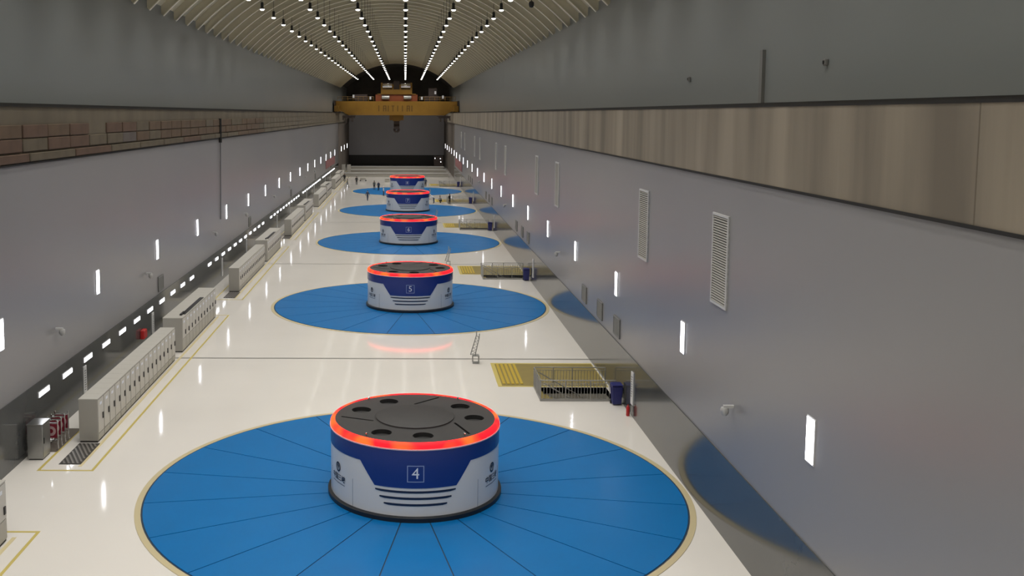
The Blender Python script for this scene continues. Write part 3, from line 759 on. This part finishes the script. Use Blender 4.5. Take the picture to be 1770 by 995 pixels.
for s in (-1, 1):
    mb = MB(); mb.tube((s*2.2-1.15, 1.4, 6.9), (s*2.2+1.15, 1.4, 6.9), .62, 18); link('winch_drum', mb.mesh('winch_drum', 'chrome', smooth=True), o)
    cpart('winch_cheek', 'crane_yellow', (s*3.5-.22, s*3.5+.22, .8, 2.6, 6.0, 7.7), (s*.9-.2, s*.9+.2, .8, 2.6, 6.0, 7.3))
    mb = MB(); mb.tube((s*2.6-.9, .75, 4.2), (s*2.6+.9, .75, 4.2), .5, 16); link('rope_drum', mb.mesh('rope_drum', 'steel_grey', smooth=True), t_)
cpart('motor_block', 'crane_dark', (-.7, .7, .9, 3.0, 6.1, 8.1), (-3.2, 3.2, 3.2, 6.5, 6.1, 7.9))
c_ = cpart('electric_cabinet', 'crane_dark', (-9.9, -7.0, .3, 1.5, 3.3, 4.9)); cpart('electric_cabinet', 'crane_dark', (6.7, 10.0, .3, 1.5, 3.3, 4.6), (7.6, 9.6, .4, 1.4, 4.6, 6.4))
for xx, zz in ((-10.2, 4.1), (-6.2, 3.7), (6.0, 3.7), (9.2, 5.0), (11.0, 4.0)): cpart('work_light', 'light_frame', (xx-.2, xx+.2, .0, .25, zz, zz+.7))
cpart('sheave_housing', 'crane_yellow', (-1.7, 1.7, 3.0, 6.0, -1.2, .1), (-.9, .9, 2.8, 6.1, -1.4, -.2))
mb = MB()
for xx in (-.5, -.2, .2, .5): mb.tube((xx, 4.2, 3.4), (xx, 4.2, -2.0), .05, 5)
link('hoist_rope', mb.mesh('hoist_rope', 'crane_dark'), o)
mb = MB(); mb.box(-.68, .68, 3.8, 4.6, -2.9, -1.2); mb.tube((-.6, 4.2, -2.7), (.6, 4.2, -2.7), .7, 14); hb = link('hook_block', mb.mesh('hook_block', 'crane_dark'), o)
mb = MB()
pts = [Vector((.55*math.sin(t), 4.2, -3.5+.5*math.cos(t))) for t in [math.radians(d) for d in range(-60, -336, -15)]]
mb.tube((0, 4.2, -2.6), pts[-1], .2, 8)
for a_, b_ in zip(pts[:-1], pts[1:]): mb.tube(a_, b_, .28, 8)
link('hook', mb.mesh('hook', 'crane_dark'), hb)

# ------------------------------------------------------------------ far end of the floor
for i, (y, m) in enumerate(((234.5, 'plinth_light'), (249.0, 'plinth_light'), (263.5, 'plinth_light'))):
    o = thing('low_plinth', 'low pale concrete plinth across the far end, %s from the near side' % nth(i+1), 'plinth', (-2.1, y, 0), 0, 'low plinths across the far end')
    link('plinth_body', boxmesh('plinth_body', 'cabinet_grey', -12.3, 12.3, 0, 4.0, 0, .72), o); link('plinth_cap', boxmesh('plinth_cap', m, -12.4, 12.4, -.1, 4.1, .72, .82), o)
for s, x, a_, b_ in ((1, XL+.06, 204, 230), (-1, XR-.06, 196, 222)):
    tag(link('wall_banner', boxmesh('wall_banner', 'banner_red', -.03, .03, a_, b_, 3.45, 5.15), None, (x, 0, 0)), 'faded red banner on the %s wall near the far end' % ('left' if s > 0 else 'right'), 'banner')
for i, x in enumerate((-14.9, -13.6)):
    o = thing('tall_cabinet', 'tall grey cabinet in the far left corner, %s the wall' % ('next to' if i == 0 else 'further from'), 'cabinet', (x, 240, 0))
    link('cabinet_body', boxmesh('cabinet_body', 'cabinet_grey', -.45, .45, 0, .9, 0, 2.6, bevel=.02), o); link('cabinet_door', boxmesh('cabinet_door', 'cabinet_door', -.4, .4, -.03, 0, .1, 2.5), o)
o = thing('equipment_rack', 'dark equipment rack with small lights at the far right', 'rack', (9.3, 276, 0))
link('rack_frame', boxmesh('rack_frame', 'crane_dark', -1.3, 1.3, 0, 1, 0, 3.2, bevel=.03), o)
for x, z in ((-1.0, 2.6), (.5, 2.5), (.6, 1.6)): link('rack_lamp', boxmesh('rack_lamp', 'wall_light', x-.06, x+.06, -.05, 0, z-.10, z+.10), o)
o = thing('trolley_cart', 'low grey cart on the floor left of the farthest blue cover', 'cart', (-9.3, 219.5, 0))
link('cart_deck', boxmesh('cart_deck', 'steel_grey', -.75, .75, -.4, .4, .25, .35), o); link('cart_load', boxmesh('cart_load', 'cabinet_grey', -.65, .6, -.35, .35, .35, .85, bevel=.04), o)
mb = MB()
for sx in (-.6, .6):
    for sy in (-.3, .3): mb.tube((sx, sy-.04, .12), (sx, sy+.04, .12), .12, 10)
link('cart_wheels', mb.mesh('cart_wheels', 'handle_black'), o)
o = thing('tool_box', 'grey tool box on the floor beside the farthest generator housing', 'box', (-3.9, 217.0, 0))
link('box_body', boxmesh('box_body', 'cabinet_grey', -.5, .5, -.35, .35, 0, .6, bevel=.03), o); link('box_lid', boxmesh('box_lid', 'steel_grey', -.52, .52, -.37, .37, .6, .68), o)

# ------------------------------------------------------------------ people
def person(label, x, y, face, pose, top, low, hat=None, group='people at the far end of the hall'):
    J = {}
    if pose == 'walk': ls, as_ = .28, .22
    else: ls, as_ = .03, .05
    if pose == 'bend':
        J = dict(pelvis=(0, .05, .90), waist=(0, -.08, 1.03), chest=(0, -.27, 1.20), neck=(0, -.42, 1.31), head=(0, -.52, 1.37), crown=(0, -.62, 1.44))
        sh = (-.36, 1.24); hip = (.04, .88)
        arms = [((-.02-.42), .98), ((-.60), .80)]
        legs = [(.0, .48), (.06, .09)]
    elif pose == 'crouch':
        J = dict(pelvis=(0, .12, .38), waist=(0, .06, .55), chest=(0, -.05, .78), neck=(0, -.12, .94), head=(0, -.15, 1.02), crown=(0, -.17, 1.16))
        sh = (-.08, .88); hip = (.12, .38); arms = [(-.25, .66), (-.45, .52)]; legs = [(-.30, .47), (.02, .09)]
    else:
        J = dict(pelvis=(0, 0, .94), waist=(0, 0, 1.10), chest=(0, 0, 1.30), neck=(0, .01, 1.47), head=(0, -.01, 1.56), crown=(0, -.01, 1.70))
        sh = (0, 1.41); hip = (0, .91); arms = None; legs = None
    V = []; E = []; RR = []; T = []
    def vtx(p, r): V.append(p); RR.append(r); return len(V)-1
    def edge(a_, b_, t): E.append((a_, b_)); T.append(t)
    pe = vtx(J['pelvis'], (.18, .13)); wa = vtx(J['waist'], (.165, .125)); ch = vtx(J['chest'], (.19, .135)); ne = vtx(J['neck'], (.06, .06))
    hd = vtx(J['head'], (.082, .095)); cr = vtx(J['crown'], (.085, .095))
    edge(pe, wa, 'top'); edge(wa, ch, 'top'); edge(ch, ne, 'top'); edge(ne, hd, 'skin'); edge(hd, cr, 'skin')
    fingers = []
    for s in (-1, 1):
        if legs: k_ = (s*.11, legs[0][0], legs[0][1]); an = (s*.11, legs[1][0], legs[1][1])
        else: k_ = (s*.11, -s*ls*.5-.03, .49); an = (s*.11, -s*ls*1.0+.02, .08 if pose != 'walk' else .09)
        h_ = vtx((s*.09, hip[0], hip[1]-.03), (.11, .115)); kn = vtx(k_, (.075, .078)); a2 = vtx(an, (.055, .06)); to = vtx((an[0]+s*.02, an[1]-.19, .045), (.045, .035))
        edge(pe, h_, 'low'); edge(h_, kn, 'low'); edge(kn, a2, 'low'); edge(a2, to, 'shoe')
        if arms: el = (s*.25, arms[0][0], arms[0][1]); wr = (s*.22, arms[1][0], arms[1][1])
        else: el = (s*.27, s*as_*.6+.03, 1.13); wr = (s*.28, s*as_*1.3-.06, .88)
        so = vtx((s*.18, sh[0], sh[1]), (.08, .08)); e2 = vtx(el, (.056, .056)); w2 = vtx(wr, (.033, .033))
        d = (Vector(wr)-Vector(el)).normalized(); pm = vtx(tuple(Vector(wr)+d*.08), (.034, .022))
        edge(ch, so, 'top'); edge(so, e2, 'top'); edge(e2, w2, 'top'); edge(w2, pm, 'skin')
        side = d.cross(Vector((s, 0, 0))).normalized()
        for fi, (off, ln) in enumerate(((-.026, .075), (-.009, .085), (.009, .08), (.026, .062))):
            b0 = Vector(wr)+d*.07+side*off; fingers.append((b0, b0+d*ln*.5, b0+d*ln+Vector((-s*.02, 0, 0))))
        b0 = Vector(wr)+d*.03-side*.03; fingers.append((b0, b0+d*.03-side*.03, b0+d*.065-side*.035))
    me = bpy.data.meshes.new('person'); me.from_pydata(V, E, [])
    ob = bpy.data.objects.new('person_tmp', me); COL.objects.link(ob)
    ob.modifiers.new('s', 'SKIN'); sb = ob.modifiers.new('u', 'SUBSURF'); sb.levels = 1; sb.render_levels = 1
    for i, sv in enumerate(me.skin_vertices[0].data): sv.radius = RR[i]; sv.use_root = (i == 0)
    dg = bpy.context.evaluated_depsgraph_get(); dg.update()
    out = bpy.data.meshes.new_from_object(ob.evaluated_get(dg)); COL.objects.unlink(ob); bpy.data.objects.remove(ob)
    bm = bmesh.new(); bm.from_mesh(out)
    segs = [(Vector(V[a_]), Vector(V[b_]), t) for (a_, b_), t in zip(E, T)]
    order = ['top', 'low', 'skin', 'shoe', 'eye']
    for f in bm.faces:
        c = f.calc_center_median(); best = None
        for a_, b_, t in segs:
            u = max(0, min(1, (c-a_).dot(b_-a_)/max(1e-6, (b_-a_).length_squared))); q = (c-(a_+(b_-a_)*u)).length
            if best is None or q < best[0]: best = (q, t)
        f.material_index = order.index(best[1]); f.smooth = True
    def blob(c, sx, sy, sz, mi):
        g = bmesh.ops.create_uvsphere(bm, u_segments=6, v_segments=5, radius=1, matrix=Matrix.Translation(c) @ Matrix.Diagonal((sx, sy, sz, 1)))
        for v in g['verts']:
            for f in v.link_faces: f.material_index = mi; f.smooth = True
    hc = (Vector(J['head'])+Vector(J['crown']))/2
    blob(hc+Vector((0, -.1, -.01)), .014, .03, .025, 2); blob(hc+Vector((0, -.092, -.06)), .025, .008, .008, 4)
    for s in (-1, 1): blob(hc+Vector((s*.087, .0, 0)), .014, .025, .035, 2); blob(hc+Vector((s*.032, -.088, .02)), .012, .008, .009, 4)
    for p0, p1, p2 in fingers:
        for a_, b_, r0, r1 in ((p0, p1, .010, .009), (p1, p2, .009, .007)):
            d = (b_-a_); mtx = Matrix.Translation((a_+b_)/2) @ d.to_track_quat('Z', 'Y').to_matrix().to_4x4()
            g = bmesh.ops.create_cone(bm, cap_ends=True, segments=5, radius1=r0, radius2=r1, depth=d.length, matrix=mtx)
            for v in g['verts']:
                for f in v.link_faces: f.material_index = 2
    lowest = min(v.co.z for v in bm.verts)
    for v in bm.verts: v.co.z -= lowest
    hc = hc - Vector((0, 0, lowest))
    out.materials.clear()
    for k_ in (top, low, 'skin', 'cloth_black', 'hair'): out.materials.append(MATS[k_])
    bm.to_mesh(out); bm.free()
    o = link('person', out, None, (x, y, 0), face); tag(o, label, 'person', group)
    mb = MB(); mb.lathe([(0, .125), (.06, .11), (.098, .06), (.105, 0), (.098, -.03), (.09, -.03)], 12)
    hm = mb.mesh('hair', hat or 'hair', smooth=True)
    link('safety_helmet' if hat else 'hair', hm, o, tuple(hc+Vector((0, .015, .02))))
    return o
def at(px, py):
    zc = F*H/math.cos(PITCH)/(py-197); return ((px-PX)*zc/F, (zc-H*math.sin(PITCH))/math.cos(PITCH))
for (px, py, fc, pose, top, low, hat, lab, zf) in [
    (595.4, 314, .6, 'stand', 'cloth_black', 'cloth_black', None, 'person in black at the far left beside the last cabinets', 0),
    (600.4, 324, 1.2, 'walk', 'cloth_olive', 'cloth_grey', None, 'person in olive top walking near the last cabinets at left', 0),
    (616.2, 319.4, 0, 'stand', 'cloth_black', 'cloth_black', None, 'lone person in black standing left of the low cart', 0),
    (646.8, 328, .4, 'stand', 'cloth_olive', 'cloth_black', None, 'person in olive top and dark trousers standing on farthest blue cover', 1),
    (654.2, 329.4, -.5, 'stand', 'cloth_navy', 'cloth_black', 'helmet_white', 'person in navy with white helmet standing on farthest blue cover', 1),
    (662.8, 338.5, 1.4, 'stand', 'cloth_white', 'cloth_navy', 'helmet_white', 'person in white shirt standing left of generator housing numbered 7', 0),
    (635.2, 346.8, 2.9, 'walk', 'cloth_navy', 'cloth_navy', None, 'person in navy walking on the pale floor before the farthest blue cover', 0),
    (749.5, 351, -1.9, 'bend', 'cloth_white', 'cloth_navy', 'helmet_white', 'person in white shirt bending right of generator housing numbered 7', 0),
    (761.8, 350.5, -1.2, 'crouch', 'cloth_grey', 'cloth_black', None, 'person in grey crouching by the fourth yellow hatch', 1),
    (776.9, 352.5, .8, 'stand', 'cloth_black', 'cloth_black', None, 'person in black standing at the fourth stair railing', 0),
    (735.4, 322.5, -.3, 'stand', 'cloth_navy', 'cloth_black', None, 'person in navy standing right of generator housing numbered 8', 0)]:
    x, y = at(px, py)
    p_ = person(lab, x, y, fc, pose, top, low, hat); p_.location.z = .032 if zf else 0
